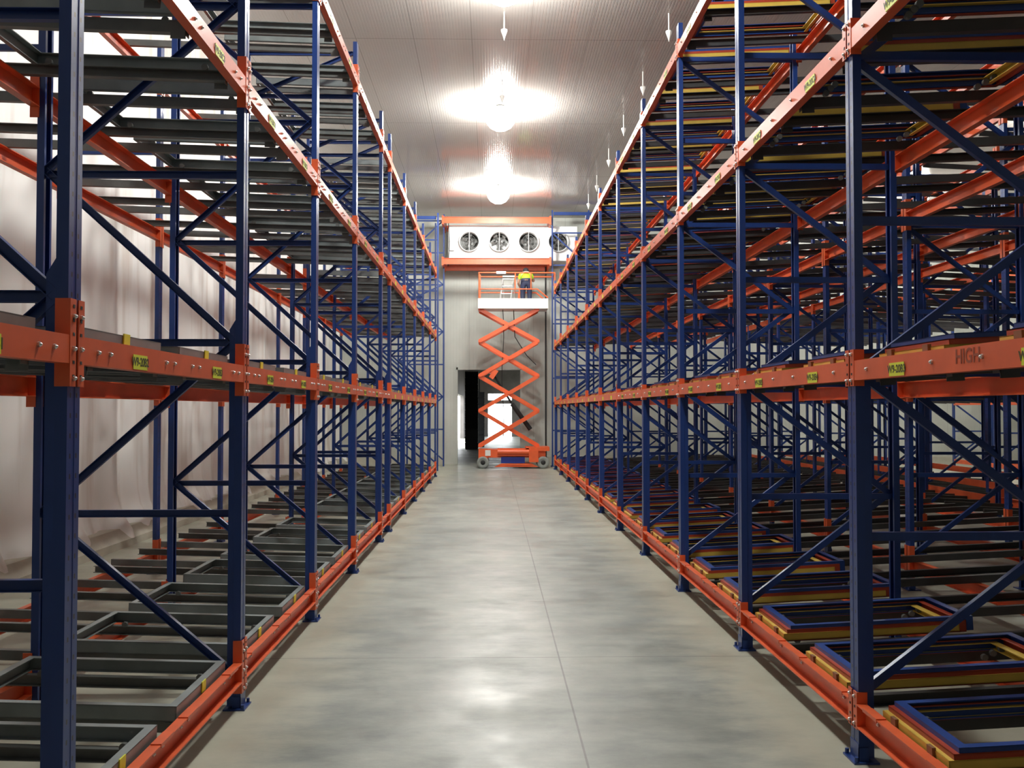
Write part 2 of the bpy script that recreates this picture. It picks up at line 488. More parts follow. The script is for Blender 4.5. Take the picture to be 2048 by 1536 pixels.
def brace_parts(side, d, h):
    """(kind, p, q) of a frame's bracing in local x-z; d = frame depth"""
    a, b = .05, d - .05
    if side == 'left':
        nodes = [(a, .22), (b, 1.22), (a, 2.28), (b, 3.36), (a, 4.42), (b, 5.45), (a, 5.97)]
        hz = [1.21, 2.28, 3.34, 4.42, 5.47, 5.97]
    else:
        nodes = [(a, .34), (b, 1.20), (a, 2.06), (b, 2.90), (a, 3.76), (b, 4.66), (a, 5.50)]
        hz = [1.18, 2.06, 2.88, 3.78, 4.66, 5.52]
    while h > hz[-1] + 1.1:
        hz.append(hz[-1] + 1.06)
        nodes.append((b if nodes[-1][0] == a else a, nodes[-1][1] + 1.06))
    out = [('horizontal_brace', (a - .01, z), (b + .01, z)) for z in hz if z < h]
    for (p, q) in zip(nodes, nodes[1:]):
        if q[1] < h + .05: out.append(('diagonal_brace', p, q))
    return out
BR = {}
def brace_mesh(p, q, off):
    k = (round(q[0] - p[0], 3), round(q[1] - p[1], 3), off)
    if k not in BR:
        P = Vector((0, off, 0)); Q = Vector((q[0] - p[0], off, q[1] - p[1]))
        mb = MB()
        d = (Q - P).normalized(); u = Vector((-d.z, 0, d.x))
        # channel: web + two lips
        mb.bar(P, Q, .003, .045, up=u)
        for sgn in (-1, 1):
            o = u * (sgn * .021) + Vector((0, .016, 0))
            mb.bar(P + o, Q + o, .032, .003, up=u)
        BR[k] = mb.mesh('brace', M_NAVY)
    return BR[k]
LAT = {}
def lattice_mesh(side, d, h):
    k = (side, round(d, 2), h)
    if k not in LAT:
        mb = MB()
        for kind, p, q in brace_parts(side, d, h):
            off = .0 if kind[0] == 'h' else .02
            mb.bar((p[0], off, p[1]), (q[0], off, q[1]), .03, .045, up=(-(q[1] - p[1]), 0, q[0] - p[0]))
        LAT[k] = mb.mesh('bracing', M_NAVY)
    return LAT[k]

def frame(side, x0, x1, y, h, near, label, group):
    r = put('rack_upright', None, None, W(side, x0, y, 0), (0, 0, ROT[side]))
    tag(r, label, 'rack upright', group)
    d = x1 - x0
    pm = get_post(h)
    for k in (0, 1):
        if k == 0: p = put('post', pm, r)
        else: p = put('post', pm, r, (d, 0, 0), (0, 0, PI))
        if near or x0 == 0: put('base_plate', plate, p)
    if x0 == 0 and h < 6.5:
        put('stiffener', reinf[side], r)
    if near:
        for kind, p, q in brace_parts(side, d, h):
            off = 0.0 if kind[0] == 'h' else .022
            put(kind, brace_mesh(p, q, off), r, (p[0], 0, p[1]))
    else:
        put('bracing', lattice_mesh(side, d, h), r)
    return r

where = lambda i, n: ['nearest to the camera', 'second from the camera', 'third from the camera', 'fourth from the camera', 'fifth from the camera', 'sixth from the camera', 'seventh from the camera',
                      'eighth from the camera', 'ninth from the camera', 'tenth from the camera', 'eleventh from the camera', 'twelfth from the camera', 'thirteenth from the camera'][i]
LD = 1.29
LX3 = 2.24      # single rear posts of the left rack
for i, y in enumerate(LY):
    if i == 0:
        lb = 'navy rack upright at the front of the left racking, behind the picture edge'
    else:
        lb = 'navy steel rack upright with zigzag bracing, left aisle front, ' + where(i - 1, 0)
    h = 6.10 if i < 11 else 7.05
    frame('left', 0, LD, y, h, y < 16, lb, 'uprights along the left aisle front')
RD = 1.24
RX = [(0, RD), (2.37, 2.37 + RD), (4.72, 4.72 + RD), (7.07, 7.07 + RD)]
rowname = ['at the aisle front', 'in the second row', 'in the third row', 'in the row deepest in']
for j, (a, b) in enumerate(RX):
    for i, y in enumerate(RY):
        if not in_view('right', a, y, 1.86): continue
        if i == 0: lb = 'navy rack upright at the right aisle front, behind the picture edge'
        elif j == 0:
            lb = 'navy steel rack upright with zigzag bracing, right aisle front, ' + ('just outside the picture' if i == 1 else where(i - 2, 0))
        else: lb = 'navy rack upright %s of the right racking, %s' % (rowname[j], where(i - 1, 0))
        frame('right', a, b, y, 5.88, y < 13 and j < 2 or y < 18 and j == 0, lb, 'uprights ' + rowname[j] + ' of the right racking')
# far rack beyond the second aisle
for i, y in enumerate(RY):
    if i < 4: continue
    frame('right', 12.5, 13.74, y, 5.88, False, 'navy rack upright beyond the far aisle on the right, %s' % where(i - 4, 0), 'uprights beyond the far aisle')

# rear single posts, left, with ties
tie = MB().box(0, LX3 - LD, -.015, .015, 4.13, 4.17).mesh('tie_bar', M_NAVY)
tie2 = MB().box(0, LX3 - LD, -.015, .015, 5.38, 5.42).mesh('tie_bar', M_NAVY)
for i, y in enumerate(LY):
    r = put('rear_post', get_post(6.10), None, W('left', LX3, y, 0), (0, 0, ROT['left']))
    tag(r, ('slim navy post behind the left racking by the white wall, ' + where(i - 1, 0)) if i else 'slim navy post by the white wall, level with the camera', 'rack post', 'rear posts of the left racking')
    put('base_plate', plate, r)
    put('tie_bar', tie, r, (-(LX3 - LD), 0, 0)); put('tie_bar', tie2, r, (-(LX3 - LD), 0, 0))

# ---- crossbeams
BC = {}
def beam_mesh(L, style, full):
    """z=0 is the top of the beam; face toward -x"""
    k = (round(L, 2), style, full)
    if k in BC: return BC[k]
    h = L / 2
    mb = MB()
    if style == 'flat':      # smooth face to the aisle, lips turned back
        mb.box(-.010, -.004, -h, h, -.105, 0).box(-.004, .045, -h, h, -.004, 0).box(-.004, .045, -h, h, -.105, -.101)
    elif style == 'open':    # channel opening to the aisle
        mb.box(.034, .040, -h, h, -.125, 0).box(-.014, .034, -h, h, -.007, 0).box(-.014, .034, -h, h, -.125, -.118)
    elif style == 'tall':
        mb.box(.034, .040, -h, h, -.125, 0).box(-.014, .034, -h, h, -.007, 0).box(-.014, .034, -h, h, -.125, -.118)
    if not full:
        for s in (-1, 1):
            y0, y1 = sorted((s * h, s * (h + .045)))
            mb.box(-.011, -.005, y0, y1, -.19, .135)
            y0, y1 = sorted((s * h, s * (h - .005)))
            mb.box(-.011, .045, y0, y1, -.19, .135)
    BC[k] = mb.mesh('crossbeam', M_ORANGE)
    return BC[k]
CC = {}
def conn_mesh(s, side):
    k = (s, side)
    if k in CC: return CC[k]
    top, bot = (.135, -.19) if side == 'left' else (.06, -.135)
    mb = MB()
    # in local coordinates of the beam end: y=0 is the end, s = outward direction
    y0, y1 = sorted((0, s * .046)); mb.box(-.012, -.006, y0, y1, bot, top)
    y0, y1 = sorted((0, -s * .006)); mb.box(-.012, .045, y0, y1, bot, top)
    m = mb.mesh('end_connector', M_ORANGE)
    hb = MB()
    for i in range(6 if side == 'left' else 4):
        z = top - .025 - i * .052
        hb.box(-.0135, -.012, *sorted((s * .016, s * .032)), z - .008, z + .004)
    hm = hb.mesh('slots', M_BLACK)
    CC[k] = (m, hm)
    return CC[k]
boltm = MB().tube((0, 0, 0), (-.007, 0, 0), .0105, 6).lathe([(.0065, -.007), (.005, -.013), (.001, -.014)], 8, 'x').mesh('bolt', M_BOLT)
label_m = MB().box(-.0125, -.0105, -.085, .085, -.032, .032).mesh('location_label', M_LABEL)
FC = {}
seat_m = MB().box(-.016, .036, -.09, .09, -.012, .006).mesh('seat_plate', M_ORANGE)
def text_data(s, size, m, sx=1.0):
    k = (s, size)
    if k not in FC:
        c = bpy.data.curves.new('label_text', 'FONT')
        c.body = s; c.size = size; c.align_x = 'CENTER'; c.align_y = 'CENTER'; c.extrude = .0006; c.offset = .0012
        c.materials.append(m)
        t_ = bpy.data.objects.new('text_source', c); COL.objects.link(t_)
        bpy.context.view_layer.update()
        me = bpy.data.meshes.new_from_object(t_.evaluated_get(bpy.context.evaluated_depsgraph_get()))
        me.name = 'label_text'
        bpy.data.objects.remove(t_); bpy.data.curves.remove(c)
        FC[k] = me
    return FC[k]
RAILOFF = {'left': [-1.0, -.2, .2, 1.0], 'right': [-.96, -.22, .22, .96]}
LANE = {'left': .60, 'right': .59}

beams = []
for side, YS, rows in (('left', LY, [0.0, LD, LX3]), ('right', RY, [0, RD, 2.37, 3.61, 4.72, 5.96, 7.07, 8.31])):
    for i in range(len(YS) - 1):
        for lv in range(4):
            for ri, x in enumerate(rows):
                if not in_view(side, x, YS[i + 1], LEV[side][lv]): continue
                yc = (YS[i] + YS[i + 1]) / 2
                # how much of it the aisle view can show
                sc = yc + 2.0 * ri + (0 if lv else 4) * (ri > 1) + (0 if side == 'left' else 1.5 * ri)
                if ri == 0: sc -= 100
                beams.append((sc, side, i, lv, ri, x, YS[i], YS[i + 1]))
beams.sort(key=lambda b: b[0])
rest = MB()
LROW = ['aisle front', 'second row', 'wall row']
RROW = ['aisle front', 'second row', 'third row', 'fourth row', 'fifth row', 'sixth row', 'seventh row', 'eighth row']
TIER = ['bottom tier', 'second tier', 'third tier', 'top tier']
for i in range(4, len(RY) - 1):
    for lv in range(4):
        for x in (12.5, 13.74):
            z = LEV['right'][lv]; xx = XF['right'] + x
            rest.box(xx, xx + .04, RY[i] + .056, RY[i + 1] - .056, z - .125, z)
for n, (sc, side, i, lv, ri, x, ya, yb) in enumerate(beams):
    z = LEV[side][lv] + TILT[side] * x - (.108 if ri else 0)
    L = yb - ya - .112
    yc = (ya + yb) / 2
    if n >= 300:
        xx = W(side, x, 0, 0)[0]; s = -1 if side == 'left' else 1
        x0, x1 = sorted((xx, xx + s * .012))
        rest.box(x0, x1, ya + .056, yb - .056, z - .115, z)
        x0, x1 = sorted((xx, xx + s * .045))
        rest.box(x0, x1, ya + .056, yb - .056, z - .125, z - .115)
        continue
    style = 'flat' if (ri == 0 and lv > 0) else 'open'
    near = yc < 14 and ri < 2
    bay = 'bay %s' % where(i - 1, 0) if i else 'bay beside the camera'
    row = (LROW if side == 'left' else RROW)[ri]
    o = put('rack_crossbeam', beam_mesh(L, style, near), None, W(side, x, yc, z), (0, 0, ROT[side]))
    tag(o, 'orange crossbeam, %s racking, %s, %s, %s' % (side, row, TIER[lv], bay), 'rack beam', 'orange crossbeams of the %s racking' % side)
    if near:
        for s in (-1, 1):
            cm, hm = conn_mesh(s, side)
            c = put('end_connector', cm, o, (0, s * L / 2, 0))
            if yc < 10: put('slots', hm, c)
            if ri == 0 and yc < 13:
                tops = (.07, -.05, -.16) if side == 'left' else (.035, -.105)
                for t in tops: put('bolt', boltm, c, (-.012, s * .024, t))
    if ri == 0 and yc < 16:
        for ro in RAILOFF[side]:
            if abs(ro) > L / 2: continue
            for d in ((-.06, .06) if side == 'left' else (0,)):
                put('bolt', boltm, o, (-.010 if style == 'flat' else .034, ro + d, -.052))
    if ri == 0 and lv > 0 and L > 1.5:
        for k, s in enumerate((-1, 1)):
            l = put('location_label', label_m, o, (0, s * LANE[side] * (-1 if side == 'left' else 1), -.068))
            if yc < 16:
                t = text_data('W9-20%s%d' % ('ABCD'[lv], (i * 2 + k) % 10), .052, M_TEXT)
                tx = put('label_text', t, l, (-.0128, 0, 0), (PI / 2, 0, -PI / 2))
    if side == 'right' and i == 1 and lv == 1 and ri == 0:
        put('stencil_text', text_data('HIGH', .085, M_TEXT2), o, (-.0108, -.10, -.045), (PI / 2, 0, -PI / 2))
    if ri == 0 and lv == 0 and yc < 16:
        for ro in RAILOFF[side]:
            if abs(ro) < L / 2: put('seat_plate', seat_m, o, (0, ro, 0))
if rest.v:
    tag(put('rack_crossbeam_mass', rest.mesh('rack_crossbeam_mass', M_ORANGE)), 'mass of further orange crossbeams deep inside the right racking', 'rack beams', kind='stuff')

# ---- lane rails
def rail_mesh(L, m, s=1):
    mb = MB()
    def B(x0, x1, y0, y1, z0, z1): mb.box(x0, x1, *sorted((y0 * s, y1 * s)), z0, z1)
    # channel lying on its side: web + flanges
    B(.05, L, -.003, .003, -.105, -.04); B(.05, L, .003, .045, -.045, -.04); B(.05, L, .003, .045, -.105, -.10)
    B(.05, .13, -.008, -.003, -.14, -.05); B(.05, .054, -.008, .05, -.12, -.03)
    return mb.mesh('lane_rail', m)
RAIL = {(sd, t): rail_mesh(LX3 + .12 if sd == 'left' else 4.75, M_DARK if sd == 'left' else M_BLKR, t) for sd in ('left', 'right') for t in (-1, 1)}
rails = []
for side, YS in (('left', LY), ('right', RY)):
    for i in range(len(YS) - 1):
        L = YS[i + 1] - YS[i]
        if L < 1.5: continue
        yc = (YS[i] + YS[i + 1]) / 2
        for lv in range(4):
            for q, ro in enumerate(RAILOFF[side]):
                if not in_view(side, 0.05, yc + ro, LEV[side][lv]): continue
                sc = yc + (0 if side == 'left' else 2) - (2 if lv in (0, 3) else 0)
                rails.append((sc, side, i, lv, q, ro, yc))
rails.sort(key=lambda r: r[0])
restr = MB()
QN = ['nearest', 'second', 'third', 'farthest']
for n, (sc, side, i, lv, q, ro, yc) in enumerate(rails):
    z = LEV[side][lv]
    if n >= 300:
        L = 2.3 if side == 'left' else 4.7
        p = W(side, .05, yc + ro, z - .075); e = W(side, L, yc + ro, z - .075 + TILT[side] * L)
        restr.bar(p, e, .03, .065)
        continue
    if side == 'left': ro2 = -ro
    bay = 'bay %s' % where(i - 1, 0) if i else 'bay beside the camera'
    o = put('lane_rail', RAIL[(side, (-1, 1, -1, 1)[q])], None, W(side, 0, yc + ro, z), (0, -math.atan(TILT[side]), ROT[side]))
    tag(o, 'dark sloping cart rail, %s racking, %s, %s, %s rail' % (side, TIER[lv], bay, QN[q]), 'cart rail', 'cart rails of the %s racking' % side)
for i in range(1, len(RY) - 1):
    yc = (RY[i] + RY[i + 1]) / 2
    for lv in range(4):
        for ro in RAILOFF['right']:
            zz = LEV['right'][lv] + .12
            restr.bar(W('right', 4.95, yc + ro, zz), W('right', 9.4, yc + ro, zz - .2), .03, .075)
if restr.v:
    tag(put('lane_rail_mass', restr.mesh('lane_rail_mass', M_BLKR)), 'mass of further dark cart rails at the far end of both rackings', 'cart rails', kind='stuff')

# ---- carts
def chan(mb, p, q, inward, z0, z1, fl):
    """vertical web from p to q with a top flange turned inward"""
    (x0, y0), (x1, y1) = p, q
    if abs(x1 - x0) > abs(y1 - y0):
        a, b = sorted((x0, x1)); s = inward
        mb.box(a, b, *sorted((y0, y0 + s * .005)), z0, z1)
        mb.box(a, b, *sorted((y0, y0 + s * fl)), z1 - .005, z1)
        mb.box(a, b, *sorted((y0, y0 + s * fl * .7)), z0, z0 + .005)
    else:
        a, b = sorted((y0, y1)); s = inward
        mb.box(*sorted((x0, x0 + s * .005)), a, b, z0, z1)
        mb.box(*sorted((x0, x0 + s * fl)), a, b, z1 - .005, z1)
        mb.box(*sorted((x0, x0 + s * fl * .7)), a, b, z0, z0 + .005)
wheel_m = MB().tube((0, -.012, 0), (0, .012, 0), .02, 12).mesh('wheel', M_DARK)
tab_m = MB().box(-.006, 0, -.035, .035, -.005, .055).mesh('stop_tab', M_LABEL)
class CartKind:
    def __init__(s, name, m, x0, x1, hw, z0, z1, fl, mid):
        s.name = name; s.x0, s.x1, s.hw, s.z1 = x0, x1, hw, z1
        fb = MB(); chan(fb, (x0, -hw), (x0, hw), 1, z0, z1, fl); s.front = fb.mesh('front_bar', m)
        rb = MB(); chan(rb, (x1, -hw), (x1, hw), -1, z0, z1, fl); s.rear = rb.mesh('rear_bar', m)
        s.sides = []
        for t in (-1, 1):
            q = MB(); chan(q, (x0 + .001, t * hw), (x1 - .001, t * hw), -t, z0, z1 - .0005, fl); s.sides.append(q.mesh('side_bar', m))
        s.mid = [MB().box(xm - .02, xm + .02, -hw + .006, hw - .006, z0 + .01, z0 + .04).mesh('cross_bar', m) for xm in mid]
        a = MB()
        chan(a, (x0, -hw), (x0, hw), 1, z0, z1, fl); chan(a, (x1, -hw), (x1, hw), -1, z0, z1, fl)
        for t in (-1, 1): chan(a, (x0 + .001, t * hw), (x1 - .001, t * hw), -t, z0, z1 - .0005, fl)
        for xm in mid: a.box(xm - .02, xm + .02, -hw + .006, hw - .006, z0 + .01, z0 + .04)
        s.whole = a.mesh(name, m)
    def make(s, side, y, z, near, label, group, dx=0.0, tab=False):
        loc = W(side, 0, y, z); rot = (0, -math.atan(TILT[side]), ROT[side])
        if near:
            r = put(s.name, None, None, loc, rot)
            put('front_bar', s.front, r, (dx, 0, 0)); put('rear_bar', s.rear, r, (dx, 0, 0))
            for q in s.sides: put('side_bar', q, r, (dx, 0, 0))
            for q in s.mid: put('cross_bar', q, r, (dx, 0, 0))
            wy = s.hw - .10
            for wx in (s.x0 + .12, s.x1 - .12):
                for t in (-1, 1): put('wheel', wheel_m, r, (wx + dx, t * wy, s.z1 - .075))
            if tab: put('stop_tab', tab_m, r, (s.x0 + dx - .001, 0, .0))
        else:
            r = put(s.name, s.whole, None, loc, rot)
            if tab: put('stop_tab', tab_m, r, (s.x0 - .001, 0, .0))
        tag(r, label, 'pallet cart', group)
        return r
GREYC = CartKind('grey_pallet_cart', M_GREY, .055, 1.23, .455, -.03, .048, .045, [])
BLUEC = CartKind('blue_pallet_cart', M_CBLUE, .105, 1.36, .342, -.025, .072, .045, [])
REDC = CartKind('red_pallet_cart', M_CRED, .078, 1.31, .350, -.032, .048, .04, [])
YELC = CartKind('yellow_pallet_cart', M_CYEL, .052, 1.26, .358, -.024, .022, .05, [])
clamp_m = MB().box(-.014, .004, -.028, .028, -.03, .034).mesh('clamp', mat('clamp_bronze', (0.22, 0.10, 0.04), 0.5))
for side, YS in (('left', LY), ('right', RY)):
    for i in range(len(YS) - 1):
        if YS[i + 1] - YS[i] < 1.5: continue
        yc = (YS[i] + YS[i + 1]) / 2
        for lv in range(4):
            for k, s in enumerate((-1, 1)):
                y = yc + s * LANE[side]
                if not in_view(side, 0.05, y + .45, LEV[side][lv]): continue
                z = LEV[side][lv]
                bay = ('bay %s' % where(i - 1, 0)) if i else 'bay beside the camera'
                lane = ['near lane', 'far lane'][k]
                nr = y < 13 and lv < 3 or y < 9
                if side == 'left':
                    GREYC.make(side, y, z, nr, 'grey frame cart, left racking, %s, %s, %s' % (TIER[lv], bay, lane), 'grey carts in the left racking', tab=True)
                else:
                    j = random.uniform(-.004, .004)
                    BLUEC.make(side, y + j, z, nr, 'blue frame cart topmost of its stack, %s, %s, %s' % (TIER[lv], bay, lane), 'blue carts in the right racking')
                    REDC.make(side, y, z, nr, 'red frame cart between blue and yellow, %s, %s, %s' % (TIER[lv], bay, lane), 'red carts in the right racking')
                    yl = YELC.make(side, y - j, z, nr, 'yellow frame cart lowest of its stack, %s, %s, %s' % (TIER[lv], bay, lane), 'yellow carts in the right racking')
                    if y < 14:
                        for t in (-.2, .2): put('clamp', clamp_m, yl, (YELC.x0, t, 0))

# ------------------------------------------------------------------ cooling unit and its support frames
def tall(side, x, y, h, lb):
    r = frame(side, x, x + 1.24, y, h, False, lb, 'tall uprights by the cooling unit')
    return r
tall('left', .08, 29.65, 7.85, 'tall navy upright left of the cooling unit, nearer one')
tall('left', .02, 32.1, 8.3, 'tall navy upright left of the cooling unit, against the end wall')
tall('right', .0, 31.75, 8.38, 'tall navy upright right of the cooling unit and scissor lift')
# tie bars of tall frames
def single(name, mb, m, label, cat, group=None, kind=None):
    return tag(put(name, mb.mesh(name, m)), label, cat, group, kind)
single('tie_rail', MB().box(-4.3, -1.72, 29.63, 29.68, 7.66, 7.76), M_NAVY, 'navy horizontal tie high left of the cooling unit', 'tie rail')
single('tie_rail', MB().box(2.0, 5.2, 31.7, 31.75, 8.22, 8.32), M_NAVY, 'navy horizontal tie just under the ceiling, right of the cooling unit', 'tie rail')
def support(z, lb):
    r = put('support_crossbeam', None, None, (0.12, 31.6, z))
    tag(r, lb, 'beam', 'orange beams carrying the cooling unit')
    put('front_bar', MB().box(-1.76, 1.78, -.02, .02, -.10, .10).box(-1.76, 1.78, -.06, .02, .088, .10).mesh('front_bar', M_ORANGE), r)
    put('rear_bar', MB().box(-1.76, 1.78, 1.48, 1.52, -.10, .10).mesh('rear_bar', M_ORANGE), r)
    em = MB().box(-.03, .03, -.05, 1.55, -.14, .14).mesh('end_bar', M_ORANGE)
    put('end_bar', em, r, (-1.74, 0, 0)); put('end_bar', em, r, (1.76, 0, 0))
support(8.02, 'orange beam frame above the white cooling unit, under the ceiling')
support(6.68, 'orange beam frame that the white cooling unit stands on')
ev = put('cooling_unit', None, None, (0.67, 32.1, 6.80))
tag(ev, 'long white cooling unit with four round fans up on orange beams', 'cooling unit')
body = MB()
hw, hh = 2.13, 1.10
FX = [-1.44, -.45, .52, 1.50]
FR = .31
# front sheet with round holes: built as ring fans of quads around each hole
def holed(mb, x0, x1, z0, z1, cx, cz, r, y, n=32):
    ring = []; edge = []
    for i in range(n):
        t = 2 * PI * i / n
        c, s = math.cos(t), math.sin(t)
        ring.append((cx + r * c, y, cz + r * s))
        k = min(((x1 - cx) / c if c > 1e-6 else (x0 - cx) / c if c < -1e-6 else 1e9), ((z1 - cz) / s if s > 1e-6 else (z0 - cz) / s if s < -1e-6 else 1e9))
        edge.append((cx + k * c, y, cz + k * s))
    mb.add(ring + edge, [(i, (i + 1) % n, n + (i + 1) % n, n + i) for i in range(n)])
    for xx, zz in ((x0, z0), (x0, z1), (x1, z0), (x1, z1)):   # corner fill
        t = math.atan2(zz - cz, xx - cx) % (2 * PI)
        i = int(t / (2 * PI) * n) % n
        mb.add([edge[i], edge[(i + 1) % n], (xx, y, zz)], [(0, 1, 2)])
xs = [-hw + .3, -.95, .03, 1.01, hw - .12]
for a, b, fx in zip(xs, xs[1:], FX): holed(body, a, b, 0, hh, fx, .60, FR, 0)
body.box(-hw, -hw + .3, 0, .02, 0, hh).box(hw - .12, hw, 0, .02, 0, hh)
body.box(-hw, hw, .95, 1.0, 0, hh).box(-hw, hw, 0, 1.0, hh, hh + .02).box(-hw, hw, 0.01, 1.0, -.02, 0).box(-hw, -hw + .02, 0.02, .95, 0, hh).box(hw - .02, hw, .02, .95, 0, hh)
put('casing', body.mesh('casing', M_CASING), ev)
seam = MB().box(-.02, .02, -.012, 0, 0, hh).mesh('seam_strip', M_WHITE)
for x in xs: put('seam_strip', seam, ev, (x, 0, 0))
coil = MB().box(-hw + .03, hw - .03, .7, .74, .02, hh - .02).mesh('coil', M_FAN); put('coil', coil, ev)
ring_m = MB().lathe([(FR, .20), (FR, -.10), (FR + .02, -.12), (FR + .035, -.10), (FR + .02, 0)], 32, 'y').mesh('fan_ring', M_CASING)
bl = MB().lathe([(.001, .02), (.07, .03), (.08, .16), (.001, .17)], 16, 'y')
for k in range(5):
    t = 2 * PI * k / 5
    pts = []
    for rr, tw, wd in ((.07, .5, .5), (.18, .4, .55), (.28, .3, .5)):
        for sg in (-1, 1):
            a = t + sg * wd / 2
            pts.append((rr * math.cos(a), .10 + sg * tw * .12, rr * math.sin(a)))
    bl.add(pts + [(x, y + .006, z) for x, y, z in pts], [(0, 1, 3, 2), (2, 3, 5, 4), (6, 8, 9, 7), (8, 10, 11, 9), (0, 2, 8, 6), (2, 4, 10, 8), (1, 7, 9, 3), (3, 9, 11, 5), (4, 5, 11, 10)])
bl_m = bl.mesh('fan_blades', M_FAN)
gd = MB()
for rr in (.10, .21): gd.lathe([(rr, -.103), (rr + .003, -.10), (rr, -.097), (rr - .003, -.10), (rr, -.103)], 32, 'y')
gd.tube((0, -.1, -FR), (0, -.1, FR), .012, 6)
gd_m = gd.mesh('fan_guard', M_ALU)
for fx in FX:
    f = put('fan_ring', ring_m, ev, (fx, 0, .60))
    put('fan_blades', bl_m, f, (0, 0, 0), (0, random.uniform(0, 3), 0)); put('fan_guard', gd_m, f)
put('rating_plate', MB().box(hw - .85, hw - .42, -.01, 0, .93, 1.03).mesh('rating_plate', M_WHITE), ev)
put('junction_box', MB().box(-hw + .05, -hw + .2, -.08, 0, .3, .75).mesh('junction_box', M_ALU), ev)
for k, (dx, sag) in enumerate(((0, .25), (.08, .45))):
    pts = [(-1.55 + dx + .05 * math.sin(t * 3), 31.9, 8.2 - t * (1.2 + sag)) for t in [i / 10 for i in range(11)]]
    c = MB().path(pts, .012, 6)
    single('cable', c, M_BLACK, ['black cable hanging left of the cooling unit, outer one', 'black cable hanging left of the cooling unit, inner one'][k], 'cable')
single('drain_pipe', MB().tube((1.80, 32.9, .02), (1.80, 32.9, 6.7), .028, 10), M_BLACK, 'thin dark vertical pipe on the end wall right of the lift', 'pipe')
single('conduit', MB().tube((-1.66, 33.28, .02), (-1.66, 33.28, 6.7), .022, 8), M_BLACK, 'thin dark vertical conduit on the end wall left of the doorway', 'pipe')

# ------------------------------------------------------------------ scissor lift
LY0 = 30.75
lift = put('scissor_lift', None, None, (0.0, LY0, 0))
tag(lift, 'raised orange scissor lift with white platform standing before the doorway', 'scissor lift')
ch = MB()
ch.box(-.42, 1.68, .12, .98, .34, .60)
ch.box(.40, 1.2, .0, 1.1, .10, .16)
# sloping skirt and trapezoid under-tray
ch.add([(.05, .02, .05), (1.45, .02, .05), (1.22, .02, .16), (.28, .02, .16), (.05, .10, .05), (1.45, .10, .05), (1.22, .10, .16), (.28, .10, .16)],
       [(0, 1, 2, 3), (4, 7, 6, 5), (0, 4, 5, 1), (3, 2, 6, 7), (0, 3, 7, 4), (1, 5, 6, 2)])
ch.box(1.05, 1.80, .02, .98, .55, .68)
put('chassis', ch.mesh('chassis', M_LIFT), lift)
tb = MB()   # rounded side tray
prof = [(.30 + .06, .40), (.66, .40), (.72, .46), (.72, .56), (.67, .62), (.30, .62)]
vs = [(0.14 + .0, .14 - (p[0] - .66) * .0 - (.10 if .40 < p[1] < .62 else .04), p[1]) for p in prof]
tb.box(.16, 1.15, .02, .12, .40, .64).tube((.16, .03, .52), (1.15, .03, .52), .085, 14)
put('side_tray', tb.mesh('side_tray', M_LIFT), lift)
put('battery_box', MB().box(.27, 1.02, .03, .12, .17, .36).mesh('battery_box', M_LBLUE), lift)
put('side_cover', MB().box(1.15, 1.45, -.01, .12, .20, .58).mesh('side_cover', M_LIFT), lift)
put('end_cover', MB().box(-.44, -.15, .06, .16, .30, .62).mesh('end_cover', M_LIFT), lift)
put('sticker', MB().box(-.23, -.06, .045, .06, .40, .58).mesh('sticker', M_WHITE), lift)
put('entry_ladder', MB().box(1.50, 1.52, .3, .8, .2, .6).box(1.5, 1.62, .3, .8, .3, .32).mesh('entry_ladder', M_LIFT), lift)
wh = MB().lathe([(.001, -.07), (.10, -.07), (.115, -.08), (.18, -.08), (.19, -.06), (.19, .06), (.18, .08), (.001, .08)], 24, 'y').mesh('tyre', M_TYRE)
hub = MB().lathe([(.001, -.085), (.06, -.085), (.075, -.07)], 16, 'y').mesh('hub', M_BLACK)
for x in (-.30, 1.60):
    for y in (.08, 1.02):
        w = put('wheel', wh, lift, (x, y, .19)); put('hub', hub, w)
# scissor arms
zs = [.70, 1.82, 2.93, 4.03, 5.06]
xl, xr = -.42, 1.46
for i in range(4):
    for yy, fl in ((.18, 0), (.92, 0)):
        a = MB().bar((xl, yy, zs[i]), (xr, yy, zs[i + 1]), .05, .12, up=(0, 0, 1)).mesh('scissor_arm', M_LIFT)
        b = MB().bar((xl, yy + .055, zs[i + 1]), (xr, yy + .055, zs[i]), .05, .12, up=(0, 0, 1)).mesh('scissor_arm', M_LIFT)
        put('scissor_arm', a, lift); put('scissor_arm', b, lift)
pin = MB().tube((0, .12, 0), (0, 1.02, 0), .035, 10).mesh('pivot_pin', M_LIFT)
for i in range(5):
    put('pivot_pin', pin, lift, (xl, 0, zs[i])); put('pivot_pin', pin, lift, (xr, 0, zs[i]))
    if i < 4: put('pivot_pin', pin, lift, ((xl + xr) / 2, 0, (zs[i] + zs[i + 1]) / 2))
put('hydraulic_cylinder', MB().tube((1.22, .55, 1.22), (.62, .55, 2.05), .075, 12).tube((.62, .55, 2.05), (.05, .55, 2.95), .035, 10).mesh('hydraulic_cylinder', M_BLACK), lift)
put('arm_bracket', MB().box(-.10, .14, .2, .9, 3.02, 3.10).bar((-.05, .2, 2.86), (.12, .2, 3.12), .05, .16).mesh('arm_bracket', M_LIFT), lift)
